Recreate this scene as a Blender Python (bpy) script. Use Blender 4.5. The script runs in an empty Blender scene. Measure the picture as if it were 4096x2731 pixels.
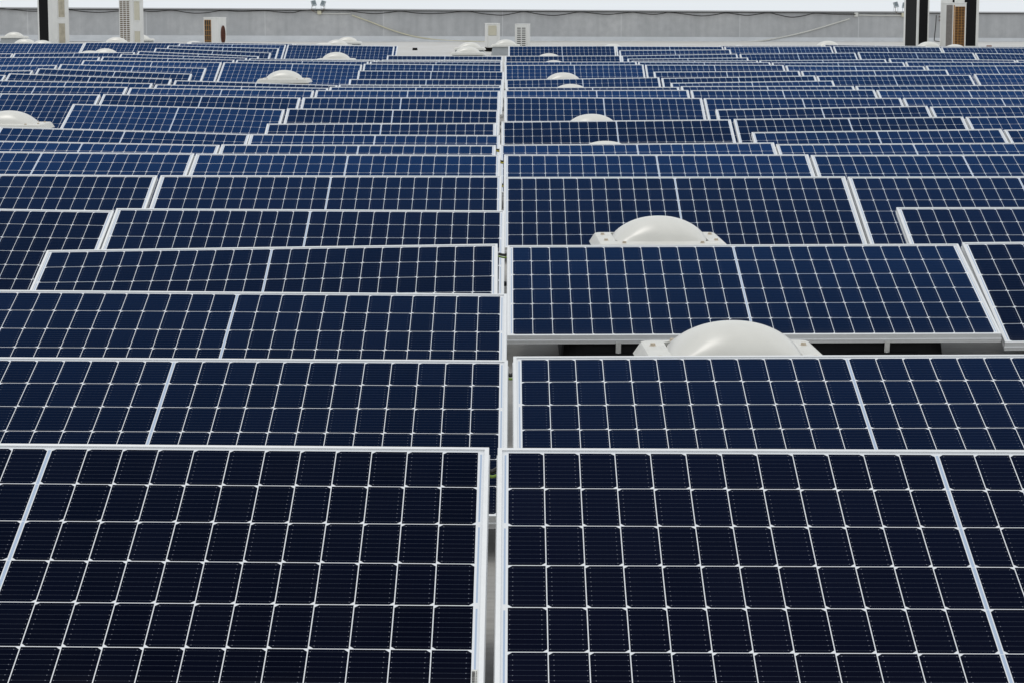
import bpy, bmesh, math, random
from mathutils import Vector, Matrix
random.seed(7)
R = math.radians
S = bpy.context.scene
COL = S.collection

# ------------------------------------------------------------------ camera
FPX = 9278.0                       # focal length in pixels of the 4096 px wide photograph
CXP, CYP, HOR = 2048.0, 1365.5, 50.0
CAMZ = 1.65
PITCH = math.atan((CYP - HOR) / FPX)
cam = bpy.data.cameras.new('camera')
cam.sensor_width = 36.0
cam.lens = FPX / 4096 * 36.0
cam.clip_start = 0.1
cam.clip_end = 20000
camo = bpy.data.objects.new('camera', cam)
COL.objects.link(camo)
camo.location = (0, 0, CAMZ)
camo.rotation_euler = (R(90) - PITCH, 0, 0)
S.camera = camo

# ------------------------------------------------------------------ sky and sun
SUN_EL, SUN_AZ = R(66), R(-27)      # azimuth measured clockwise from +Y
w = bpy.data.worlds.new('World')
S.world = w
w.use_nodes = True
nt = w.node_tree
bg = nt.nodes['Background']
sky = nt.nodes.new('ShaderNodeTexSky')
sky.sky_type = 'NISHITA'
sky.sun_disc = False
sky.sun_elevation = SUN_EL
sky.sun_rotation = SUN_AZ
sky.dust_density = 4.0
sky.ozone_density = 1.0
hs = nt.nodes.new('ShaderNodeHueSaturation')
hs.inputs['Saturation'].default_value = 0.35
mx = nt.nodes.new('ShaderNodeMix')
mx.data_type = 'RGBA'
mx.inputs[0].default_value = 0.93
mx.inputs[7].default_value = (7.55, 7.95, 8.3, 1)     # the even cloud deck of an overcast day
nt.links.new(sky.outputs[0], hs.inputs['Color'])
nt.links.new(hs.outputs[0], mx.inputs[6])
nt.links.new(mx.outputs[2], bg.inputs[0])
bg.inputs[1].default_value = 0.112

sun = bpy.data.lights.new('sun', 'SUN')
sun.energy = 0.5
sun.angle = R(14)
sun.color = (1.0, 0.96, 0.9)
suno = bpy.data.objects.new('sun', sun)
COL.objects.link(suno)
sd = Vector((math.sin(SUN_AZ) * math.cos(SUN_EL), math.cos(SUN_AZ) * math.cos(SUN_EL), math.sin(SUN_EL)))
suno.rotation_euler = sd.to_track_quat('Z', 'Y').to_euler()
suno.location = (0, 0, 30)

S.view_settings.view_transform = 'Standard'
S.view_settings.look = 'None'
S.view_settings.exposure = 0.0
S.view_settings.gamma = 1.0

# ------------------------------------------------------------------ helpers
CP, SP = math.cos(PITCH), math.sin(PITCH)


def at(x, y, Y):
    """point of the photograph (4096 px wide) on the upright plane Y metres away"""
    a = (x - CXP) / FPX
    b = -(y - CYP) / FPX
    d = Vector((a, CP + b * SP, -SP + b * CP))
    return Vector((d.x * Y / d.y, Y, CAMZ + d.z * Y / d.y))


def obj(name, bm, mats, parent=None, loc=None, smooth=False):
    me = bpy.data.meshes.new(name)
    bmesh.ops.recalc_face_normals(bm, faces=bm.faces)
    bm.to_mesh(me)
    bm.free()
    for m in (mats if isinstance(mats, (list, tuple)) else [mats]):
        me.materials.append(m)
    if smooth:
        for p in me.polygons:
            p.use_smooth = True
    o = bpy.data.objects.new(name, me)
    COL.objects.link(o)
    if parent:
        o.parent = parent
    if loc is not None:
        o.location = loc
    return o


def thing(name, label, cat, loc=(0, 0, 0), rot=(0, 0, 0), group=None):
    o = bpy.data.objects.new(name, None)
    o.empty_display_size = 0.2
    COL.objects.link(o)
    o.location = loc
    o.rotation_euler = rot
    tag(o, label, cat, group)
    return o


def tag(o, label, cat, group=None):
    o['label'] = label
    o['category'] = cat
    if group:
        o['group'] = group
    return o


def box(bm, x0, x1, y0, y1, z0, z1, bevel=0.0, mat=0, seg=2):
    b = bmesh.new()
    bmesh.ops.create_cube(b, size=1)
    for v in b.verts:
        v.co = Vector(((x0 + x1) / 2 + v.co.x * (x1 - x0), (y0 + y1) / 2 + v.co.y * (y1 - y0), (z0 + z1) / 2 + v.co.z * (z1 - z0)))
    if bevel:
        bmesh.ops.bevel(b, geom=b.edges[:], offset=bevel, segments=seg, affect='EDGES', profile=0.5)
    merge(bm, b, mat)


def merge(bm, b, mat=0, M=None):
    if M is not None:
        bmesh.ops.transform(b, matrix=M, verts=b.verts)
    vm = {}
    for v in b.verts:
        vm[v] = bm.verts.new(v.co)
    for f in b.faces:
        try:
            nf = bm.faces.new([vm[v] for v in f.verts])
            nf.material_index = mat
        except ValueError:
            pass
    b.free()


def tube(bm, pts, r, n=8, mat=0):
    pts = [Vector(p) for p in pts]
    rings = []
    for i, p in enumerate(pts):
        a = pts[max(i - 1, 0)]
        b = pts[min(i + 1, len(pts) - 1)]
        t = (b - a).normalized()
        u = t.cross(Vector((0, 0, 1)))
        if u.length < 1e-3:
            u = t.cross(Vector((0, 1, 0)))
        u.normalize()
        v = t.cross(u)
        rings.append([bm.verts.new(p + r * (math.cos(k * 2 * math.pi / n) * u + math.sin(k * 2 * math.pi / n) * v)) for k in range(n)])
    for i in range(len(rings) - 1):
        for k in range(n):
            f = bm.faces.new((rings[i][k], rings[i][(k + 1) % n], rings[i + 1][(k + 1) % n], rings[i + 1][k]))
            f.material_index = mat
    for rg in (rings[0], rings[-1]):
        f = bm.faces.new(rg)
        f.material_index = mat


def smooth_path(pts, sub=6):
    pts = [Vector(p) for p in pts]
    out = []
    for i in range(len(pts) - 1):
        p0 = pts[max(i - 1, 0)]
        p1, p2 = pts[i], pts[i + 1]
        p3 = pts[min(i + 2, len(pts) - 1)]
        for k in range(sub):
            t = k / sub
            out.append(0.5 * ((2 * p1) + (p2 - p0) * t + (2 * p0 - 5 * p1 + 4 * p2 - p3) * t * t + (3 * p1 - p0 - 3 * p2 + p3) * t ** 3))
    out.append(pts[-1])
    return out


# ------------------------------------------------------------------ materials
def mat(name, col, rough=0.5, metal=0.0, spec=0.5, noise=0.0, nscale=8.0, bump=0.0, col2=None, coat=0.0):
    m = bpy.data.materials.new(name)
    m.use_nodes = True
    n, l = m.node_tree.nodes, m.node_tree.links
    p = n['Principled BSDF']
    p.inputs['Base Color'].default_value = (*col, 1)
    p.inputs['Roughness'].default_value = rough
    p.inputs['Metallic'].default_value = metal
    p.inputs['Specular IOR Level'].default_value = spec
    p.inputs['Coat Weight'].default_value = coat
    if noise or col2 or bump:
        tc = n.new('ShaderNodeTexCoord')
        ns = n.new('ShaderNodeTexNoise')
        ns.inputs['Scale'].default_value = nscale
        ns.inputs['Detail'].default_value = 6
        ns.inputs['Roughness'].default_value = 0.65
        l.new(tc.outputs['Object'], ns.inputs['Vector'])
        if noise or col2:
            rp = n.new('ShaderNodeValToRGB')
            rp.color_ramp.elements[0].position = 0.3
            rp.color_ramp.elements[1].position = 0.72
            c2 = col2 or tuple(c * (1 - noise) for c in col)
            rp.color_ramp.elements[0].color = (*c2, 1)
            rp.color_ramp.elements[1].color = (*col, 1)
            l.new(ns.outputs['Fac'], rp.inputs[0])
            l.new(rp.outputs[0], p.inputs['Base Color'])
        if bump:
            bp = n.new('ShaderNodeBump')
            bp.inputs['Strength'].default_value = bump
            bp.inputs['Distance'].default_value = 0.01
            l.new(ns.outputs['Fac'], bp.inputs['Height'])
            l.new(bp.outputs[0], p.inputs['Normal'])
    return m


M = {
    'alu': mat('anodised_aluminium', (0.765, 0.77, 0.77), 0.42, 0.25, 0.4, noise=0.06, nscale=30),
    'tub': mat('black_plastic', (0.005, 0.005, 0.0055), 0.6, spec=0.12, noise=0.3, nscale=20),
    'clamp': mat('clamp_metal', (0.72, 0.71, 0.68), 0.4, 0.2, noise=0.2, nscale=60),
    'opal': mat('opal_acrylic', (0.72, 0.695, 0.63), 0.30, spec=0.55, noise=0.12, nscale=4),
    'flange': mat('flange_plastic', (0.72, 0.70, 0.64), 0.42, noise=0.16, nscale=9),
    'curb': mat('curb_membrane', (0.42, 0.44, 0.45), 0.7, noise=0.18, nscale=7),
    'cap': mat('cream_cap', (0.66, 0.56, 0.43), 0.5, noise=0.3, nscale=80),
    'acwhite': mat('ac_enamel', (0.80, 0.79, 0.755), 0.4, noise=0.10, nscale=4),
    'accream': mat('ac_cream_plastic', (0.62, 0.58, 0.45), 0.5, noise=0.12, nscale=9),
    'acblack': mat('coil_fins', (0.008, 0.008, 0.009), 0.75, spec=0.2, noise=0.4, nscale=40),
    'acslot': mat('slot_interior', (0.045, 0.042, 0.038), 0.7, noise=0.35, nscale=15),
    'slotbrown': mat('brown_slot_interior', (0.21, 0.15, 0.09), 0.8, noise=0.5, nscale=9),
    'actan': mat('fan_interior', (0.56, 0.50, 0.38), 0.7, noise=0.4, nscale=6),
    'rust': mat('rusty_wire', (0.62, 0.30, 0.07), 0.75, noise=0.6, nscale=14),
    'rustdark': mat('rust_interior', (0.07, 0.030, 0.012), 0.8, noise=0.6, nscale=10),
    'rustred': mat('rusty_fan_guard', (0.20, 0.055, 0.025), 0.75, col2=(0.045, 0.018, 0.012), nscale=12),
    'wire': mat('grey_wire_mesh', (0.42, 0.38, 0.35), 0.6, noise=0.3, nscale=20),
    'pvc': mat('white_pvc', (0.72, 0.71, 0.66), 0.45, noise=0.12, nscale=2),
    'pvcy': mat('yellowed_pvc', (0.68, 0.64, 0.48), 0.5, noise=0.15, nscale=2),
    'cable': mat('black_cable', (0.02, 0.018, 0.017), 0.5, noise=0.3, nscale=3),
    'brown': mat('brown_flex', (0.16, 0.10, 0.05), 0.6, noise=0.3, nscale=9),
    'green': mat('green_yellow_cable', (0.22, 0.36, 0.03), 0.4, noise=0.35, nscale=40),
    'yellow': mat('yellow_stripe', (0.55, 0.45, 0.03), 0.45, noise=0.2, nscale=40),
    'corr': mat('grey_corrugated_hose', (0.10, 0.11, 0.12), 0.5, noise=0.2, nscale=30),
    'lampgrey': mat('floodlight_body', (0.46, 0.50, 0.52), 0.4, noise=0.1, nscale=20),
    'lampglass': mat('floodlight_glass', (0.20, 0.24, 0.26), 0.2, noise=0.1, nscale=20),
    'coping': mat('coping_metal', (0.50, 0.50, 0.50), 0.6, noise=0.12, nscale=2),
    'gap': mat('painted_shade_line', (0.03, 0.028, 0.025), 0.8, noise=0.4, nscale=3),  # near-black colour standing in for the shade line under the coping
    'brick': mat('broken_brick', (0.33, 0.15, 0.09), 0.9, noise=0.5, nscale=30, bump=0.5),
    'copper': mat('weathered_valve', (0.32, 0.27, 0.25), 0.5, 0.3, noise=0.5, nscale=25),
}


class NG:
    """tiny builder for math node chains"""
    def __init__(s, m):
        s.n, s.l = m.node_tree.nodes, m.node_tree.links

    def m(s, op, a, b=None, c=None):
        nd = s.n.new('ShaderNodeMath')
        nd.operation = op
        for i, v in enumerate((a, b, c)):
            if v is None:
                continue
            if isinstance(v, (int, float)):
                nd.inputs[i].default_value = v
            else:
                s.l.new(v, nd.inputs[i])
        return nd.outputs[0]

    def mix(s, f, a, b):
        nd = s.n.new('ShaderNodeMix')
        nd.data_type = 'RGBA'
        for i, v in ((0, f), (6, a), (7, b)):
            if isinstance(v, (int, float)):
                nd.inputs[i].default_value = v
            elif isinstance(v, tuple):
                nd.inputs[i].default_value = (*v, 1)
            else:
                s.l.new(v, nd.inputs[i])
        return nd.outputs[2]


PL, PW = 2.094, 1.038               # module size
LIP = 0.0107                        # frame lip
CW, CPX = 0.0826, 0.0848             # half cell width and pitch along the module
CH, CPY = 0.1647, 0.1672              # cell height and pitch up the slope
EX, EY = 0.026, 0.019               # first cell edge


def laminate_material():
    m = bpy.data.materials.new('solar_cells_under_glass')
    m.use_nodes = True
    n, l = m.node_tree.nodes, m.node_tree.links
    n.clear()
    g = NG(m)
    uv = n.new('ShaderNodeUVMap')
    uv.uv_map = 'metres'
    sx = n.new('ShaderNodeSeparateXYZ')
    l.new(uv.outputs[0], sx.inputs[0])
    u, v = sx.outputs[0], sx.outputs[1]
    half = PL / 2
    um = g.m('SUBTRACT', half, g.m('ABSOLUTE', g.m('SUBTRACT', u, half)))   # mirrored about the middle
    a = g.m('DIVIDE', g.m('SUBTRACT', um, EX), CPX)
    b = g.m('DIVIDE', g.m('SUBTRACT', v, EY), CPY)
    lx = g.m('MULTIPLY', g.m('FRACT', a), CPX)
    ly = g.m('MULTIPLY', g.m('FRACT', b), CPY)
    row = g.m('FLOOR', b)
    inx = g.m('MULTIPLY', g.m('LESS_THAN', lx, CW), g.m('MULTIPLY', g.m('GREATER_THAN', a, 0.0), g.m('LESS_THAN', a, 12.0)))
    iny = g.m('MULTIPLY', g.m('LESS_THAN', ly, CH), g.m('MULTIPLY', g.m('GREATER_THAN', b, 0.0), g.m('LESS_THAN', b, 6.0)))
    odd = g.m('MODULO', row, 2.0)
    # distance from the long side that has the cropped corners
    e = g.m('ADD', g.m('MULTIPLY', odd, lx), g.m('MULTIPLY', g.m('SUBTRACT', 1.0, odd), g.m('SUBTRACT', CW, lx)))
    ey = g.m('MINIMUM', ly, g.m('SUBTRACT', CH, ly))
    crop = g.m('GREATER_THAN', g.m('ADD', e, ey), 0.0092)
    cell = g.m('MULTIPLY', g.m('MULTIPLY', inx, iny), crop)
    # nine wires along the module in each cell, with solder dots
    bb = g.m('ABSOLUTE', g.m('SUBTRACT', g.m('FRACT', g.m('MULTIPLY', ly, 9.0 / CH)), 0.5))
    wire = g.m('LESS_THAN', bb, 0.5 * 0.0009 * 9 / CH)
    dotrow = g.m('LESS_THAN', bb, 0.5 * 0.0020 * 9 / CH)
    d1 = g.m('LESS_THAN', g.m('ABSOLUTE', g.m('SUBTRACT', e, 0.0105)), 0.0011)
    d2 = g.m('LESS_THAN', g.m('ABSOLUTE', g.m('SUBTRACT', e, 0.0785)), 0.0011)
    dots = g.m('MULTIPLY', g.m('MAXIMUM', d1, d2), dotrow)
    d3 = g.m('LESS_THAN', g.m('ABSOLUTE', g.m('SUBTRACT', g.m('FRACT', g.m('DIVIDE', e, 0.0134)), 0.5)), 0.05)
    dots2 = g.m('MULTIPLY', d3, dotrow)
    # bluish ribbon at both ends and in the middle
    t_end = g.m('LESS_THAN', g.m('ABSOLUTE', g.m('SUBTRACT', um, 0.0187)), 0.0021)
    f3 = g.m('MULTIPLY', g.m('FRACT', g.m('DIVIDE', g.m('SUBTRACT', v, EY - 0.001), 2 * CPY)), 2 * CPY)
    t_gap = g.m('MULTIPLY', g.m('GREATER_THAN', f3, 0.011), g.m('LESS_THAN', f3, 2 * CPY - 0.012))
    t_in = g.m('MULTIPLY', g.m('GREATER_THAN', v, 0.024), g.m('LESS_THAN', v, PW - 0.024))
    t_end = g.m('MULTIPLY', t_end, g.m('MULTIPLY', t_gap, t_in))
    t_mid = g.m('MULTIPLY', g.m('GREATER_THAN', um, half - 0.0032), t_in)
    t_mid = g.m('MULTIPLY', t_mid, g.m('GREATER_THAN', ly, 0.002))
    tape = g.m('MAXIMUM', t_end, t_mid)

    # cell colour: per panel and per cell variation
    oi = n.new('ShaderNodeObjectInfo')
    wn = n.new('ShaderNodeTexWhiteNoise')
    wn.noise_dimensions = '3D'
    cv = n.new('ShaderNodeCombineXYZ')
    l.new(g.m('FLOOR', g.m('DIVIDE', g.m('SUBTRACT', u, EX), CPX)), cv.inputs[0])
    l.new(row, cv.inputs[1])
    l.new(oi.outputs['Random'], cv.inputs[2])
    l.new(cv.outputs[0], wn.inputs['Vector'])
    var = g.m('ADD', 0.75, g.m('ADD', g.m('MULTIPLY', wn.outputs['Value'], 0.22), g.m('MULTIPLY', oi.outputs['Random'], 0.5)))
    tc = n.new('ShaderNodeTexCoord')
    dn = n.new('ShaderNodeTexNoise')
    dn.inputs['Scale'].default_value = 5.0
    dn.inputs['Detail'].default_value = 7
    l.new(tc.outputs['Object'], dn.inputs['Vector'])
    sc = n.new('ShaderNodeVectorMath')
    sc.operation = 'SCALE'
    sc.inputs[0].default_value = (0.0028, 0.0029, 0.0074)
    l.new(var, sc.inputs['Scale'])
    ccol = sc.outputs[0]
    ccol = g.mix(g.m('MULTIPLY', g.m('MAXIMUM', wire, g.m('MULTIPLY', dots2, 0.4)), 0.5), ccol, (0.085, 0.10, 0.13))
    ccol = g.mix(dots, ccol, (0.21, 0.22, 0.25))
    dust = g.m('MULTIPLY', g.m('SUBTRACT', dn.outputs['Fac'], 0.42), 0.006)
    dust = g.m('MAXIMUM', dust, 0.0)
    ccol = g.mix(dust, ccol, (0.5, 0.48, 0.45))
    # dust washed down to the lower edge, and a few droppings
    low = n.new('ShaderNodeMapRange')
    low.inputs[1].default_value = PW - 0.11
    low.inputs[2].default_value = PW - 0.01
    l.new(v, low.inputs[0])
    edge = g.m('MULTIPLY', g.m('POWER', low.outputs[0], 2.0), g.m('MULTIPLY', dn.outputs['Fac'], 0.05))
    ccol = g.mix(edge, ccol, (0.5, 0.47, 0.43))
    off = n.new('ShaderNodeVectorMath')
    off.operation = 'ADD'
    l.new(tc.outputs['Object'], off.inputs[0])
    rv = n.new('ShaderNodeCombineXYZ')
    l.new(g.m('MULTIPLY', oi.outputs['Random'], 97.0), rv.inputs[0])
    l.new(g.m('MULTIPLY', oi.outputs['Random'], 53.0), rv.inputs[1])
    l.new(rv.outputs[0], off.inputs[1])
    mp = n.new('ShaderNodeMapping')
    mp.inputs['Scale'].default_value = (2.6, 1.5, 0.0)
    l.new(off.outputs[0], mp.inputs[0])
    vo = n.new('ShaderNodeTexVoronoi')
    vo.inputs['Scale'].default_value = 1.0
    l.new(mp.outputs[0], vo.inputs['Vector'])
    sn = n.new('ShaderNodeSeparateColor')
    l.new(vo.outputs['Color'], sn.inputs[0])
    spot = g.m('MULTIPLY', g.m('LESS_THAN', g.m('ADD', vo.outputs['Distance'], g.m('MULTIPLY', dn.outputs['Fac'], 0.05)), g.m('MULTIPLY', sn.outputs[1], 0.055)), g.m('GREATER_THAN', sn.outputs[0], 0.62))
    ccol = g.mix(g.m('MULTIPLY', spot, 0.5), ccol, (0.42, 0.40, 0.36))
    cd = n.new('ShaderNodeBsdfDiffuse')
    l.new(ccol, cd.inputs['Color'])
    gl = n.new('ShaderNodeBsdfGlossy')
    gl.inputs['Color'].default_value = (0.075, 0.28, 0.84, 1)     # blue anti-reflection coating
    gl.inputs['Roughness'].default_value = 0.14
    fr = n.new('ShaderNodeFresnel')
    fr.inputs['IOR'].default_value = 1.21
    # the coating reflects little until the light strikes at a shallow angle
    fac = g.m('MINIMUM', g.m('MULTIPLY', g.m('POWER', fr.outputs[0], 2.4), 35.0), 0.14)
    fac = g.m('MULTIPLY', fac, g.m('ADD', 0.78, g.m('ADD', g.m('MULTIPLY', oi.outputs['Random'], 0.34), g.m('MULTIPLY', wn.outputs['Value'], 0.14))))
    cs = n.new('ShaderNodeMixShader')
    l.new(fac, cs.inputs[0])
    l.new(cd.outputs[0], cs.inputs[1])
    l.new(gl.outputs[0], cs.inputs[2])
    # white back sheet
    bcol = g.mix(tape, (0.76, 0.77, 0.785), (0.38, 0.47, 0.61))
    pb = n.new('ShaderNodeBsdfPrincipled')
    l.new(bcol, pb.inputs['Base Color'])
    pb.inputs['Roughness'].default_value = 0.35
    pb.inputs['Specular IOR Level'].default_value = 0.2
    fs = n.new('ShaderNodeMixShader')
    l.new(cell, fs.inputs[0])
    l.new(pb.outputs[0], fs.inputs[1])
    l.new(cs.outputs[0], fs.inputs[2])
    out = n.new('ShaderNodeOutputMaterial')
    l.new(fs.outputs[0], out.inputs[0])
    return m


def roof_material():
    m = bpy.data.materials.new('roof_membrane')
    m.use_nodes = True
    n, l = m.node_tree.nodes, m.node_tree.links
    p = n['Principled BSDF']
    g = NG(m)
    tc = n.new('ShaderNodeTexCoord')
    sx = n.new('ShaderNodeSeparateXYZ')
    l.new(tc.outputs['Object'], sx.inputs[0])

    def noise(scale, det=6, stretch=None, rough=0.6):
        nd = n.new('ShaderNodeTexNoise')
        nd.inputs['Scale'].default_value = scale
        nd.inputs['Detail'].default_value = det
        nd.inputs['Roughness'].default_value = rough
        if stretch:
            mp = n.new('ShaderNodeMapping')
            mp.inputs['Scale'].default_value = stretch
            l.new(tc.outputs['Object'], mp.inputs[0])
            l.new(mp.outputs[0], nd.inputs['Vector'])
        else:
            l.new(tc.outputs['Object'], nd.inputs['Vector'])
        return nd.outputs['Fac']

    def ramp(f, a, b):
        nd = n.new('ShaderNodeMapRange')
        nd.inputs[1].default_value = a
        nd.inputs[2].default_value = b
        l.new(f, nd.inputs[0])
        return nd.outputs[0]
    base = g.mix(ramp(noise(0.35, 5), 0.35, 0.65), (0.50, 0.49, 0.465), (0.565, 0.55, 0.53))
    base = g.mix(g.m('MULTIPLY', ramp(noise(2.2, 7, (1, 0.35, 1)), 0.48, 0.75), 0.45), base, (0.42, 0.37, 0.30))
    base = g.mix(g.m('MULTIPLY', ramp(noise(14, 6, (1, 7, 1)), 0.5, 0.8), 0.35), base, (0.35, 0.32, 0.28))
    base = g.mix(g.m('MULTIPLY', ramp(noise(60, 3), 0.4, 0.7), 0.12), base, (0.3, 0.3, 0.3))
    seam = g.m('LESS_THAN', g.m('FRACT', g.m('DIVIDE', g.m('ADD', sx.outputs[1], 0.55), 1.05)), 0.012)
    base = g.mix(g.m('MULTIPLY', seam, 0.45), base, (0.25, 0.24, 0.22))
    # dirty membrane among the panels, its tone lowered to paint in shade; the far strip by the wall is clean
    zone = n.new('ShaderNodeMapRange')
    zone.inputs[1].default_value = 49.0
    zone.inputs[2].default_value = 40.0
    l.new(sx.outputs[1], zone.inputs[0])
    dirt_and_shade = g.mix(ramp(noise(0.9, 6, (1, 0.5, 1)), 0.38, 0.62), (0.12, 0.115, 0.108), (0.37, 0.35, 0.32))
    dirt_and_shade = g.mix(g.m('MULTIPLY', ramp(noise(6, 7, (0.6, 6, 1)), 0.45, 0.7), 0.6), dirt_and_shade, (0.16, 0.145, 0.125))
    base = g.mix(g.m('MULTIPLY', zone.outputs[0], 0.85), base, dirt_and_shade)
    l.new(base, p.inputs['Base Color'])
    p.inputs['Roughness'].default_value = 0.65
    bp = n.new('ShaderNodeBump')
    bp.inputs['Strength'].default_value = 0.25
    bp.inputs['Distance'].default_value = 0.01
    l.new(noise(25, 5), bp.inputs['Height'])
    l.new(bp.outputs[0], p.inputs['Normal'])
    return m


def wall_material():
    m = bpy.data.materials.new('grey_wall_render')
    m.use_nodes = True
    n, l = m.node_tree.nodes, m.node_tree.links
    p = n['Principled BSDF']
    g = NG(m)
    tc = n.new('ShaderNodeTexCoord')

    def noise(scale, det, stretch):
        nd = n.new('ShaderNodeTexNoise')
        nd.inputs['Scale'].default_value = scale
        nd.inputs['Detail'].default_value = det
        mp = n.new('ShaderNodeMapping')
        mp.inputs['Scale'].default_value = stretch
        l.new(tc.outputs['Object'], mp.inputs[0])
        l.new(mp.outputs[0], nd.inputs['Vector'])
        mr = n.new('ShaderNodeMapRange')
        mr.inputs[1].default_value = 0.33
        mr.inputs[2].default_value = 0.68
        l.new(nd.outputs['Fac'], mr.inputs[0])
        return mr.outputs[0]
    c = g.mix(noise(0.5, 4, (1, 1, 1)), (0.45, 0.455, 0.465), (0.63, 0.625, 0.62))
    c = g.mix(g.m('MULTIPLY', noise(5, 8, (1, 1, 1)), 0.55), c, (0.38, 0.385, 0.39))
    c = g.mix(g.m('MULTIPLY', noise(2.5, 5, (2, 1, 0.25)), 0.30), c, (0.72, 0.72, 0.72))
    c = g.mix(g.m('MULTIPLY', noise(70, 3, (1, 1, 1)), 0.34), c, (0.25, 0.25, 0.25))
    c = g.mix(g.m('MULTIPLY', g.m('POWER', noise(1.1, 6, (3.0, 1, 0.12)), 2.0), 0.45), c, (0.36, 0.365, 0.37))
    sx = n.new('ShaderNodeSeparateXYZ')
    l.new(tc.outputs['Object'], sx.inputs[0])
    joint = g.m('LESS_THAN', g.m('FRACT', g.m('DIVIDE', g.m('ADD', sx.outputs[0], 0.3), 3.6)), 0.006)
    c = g.mix(g.m('MULTIPLY', joint, 0.4), c, (0.8, 0.8, 0.8))
    l.new(c, p.inputs['Base Color'])
    p.inputs['Roughness'].default_value = 0.8
    return m


M['cells'] = laminate_material()
M['roof'] = roof_material()
M['wall'] = wall_material()
M['flashing'] = mat('base_flashing_membrane', (0.68, 0.69, 0.70), 0.65, noise=0.15, nscale=1.5)
M['ground'] = mat('distant_ground', (0.22, 0.22, 0.19), 0.9, noise=0.4, nscale=0.02)

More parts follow.
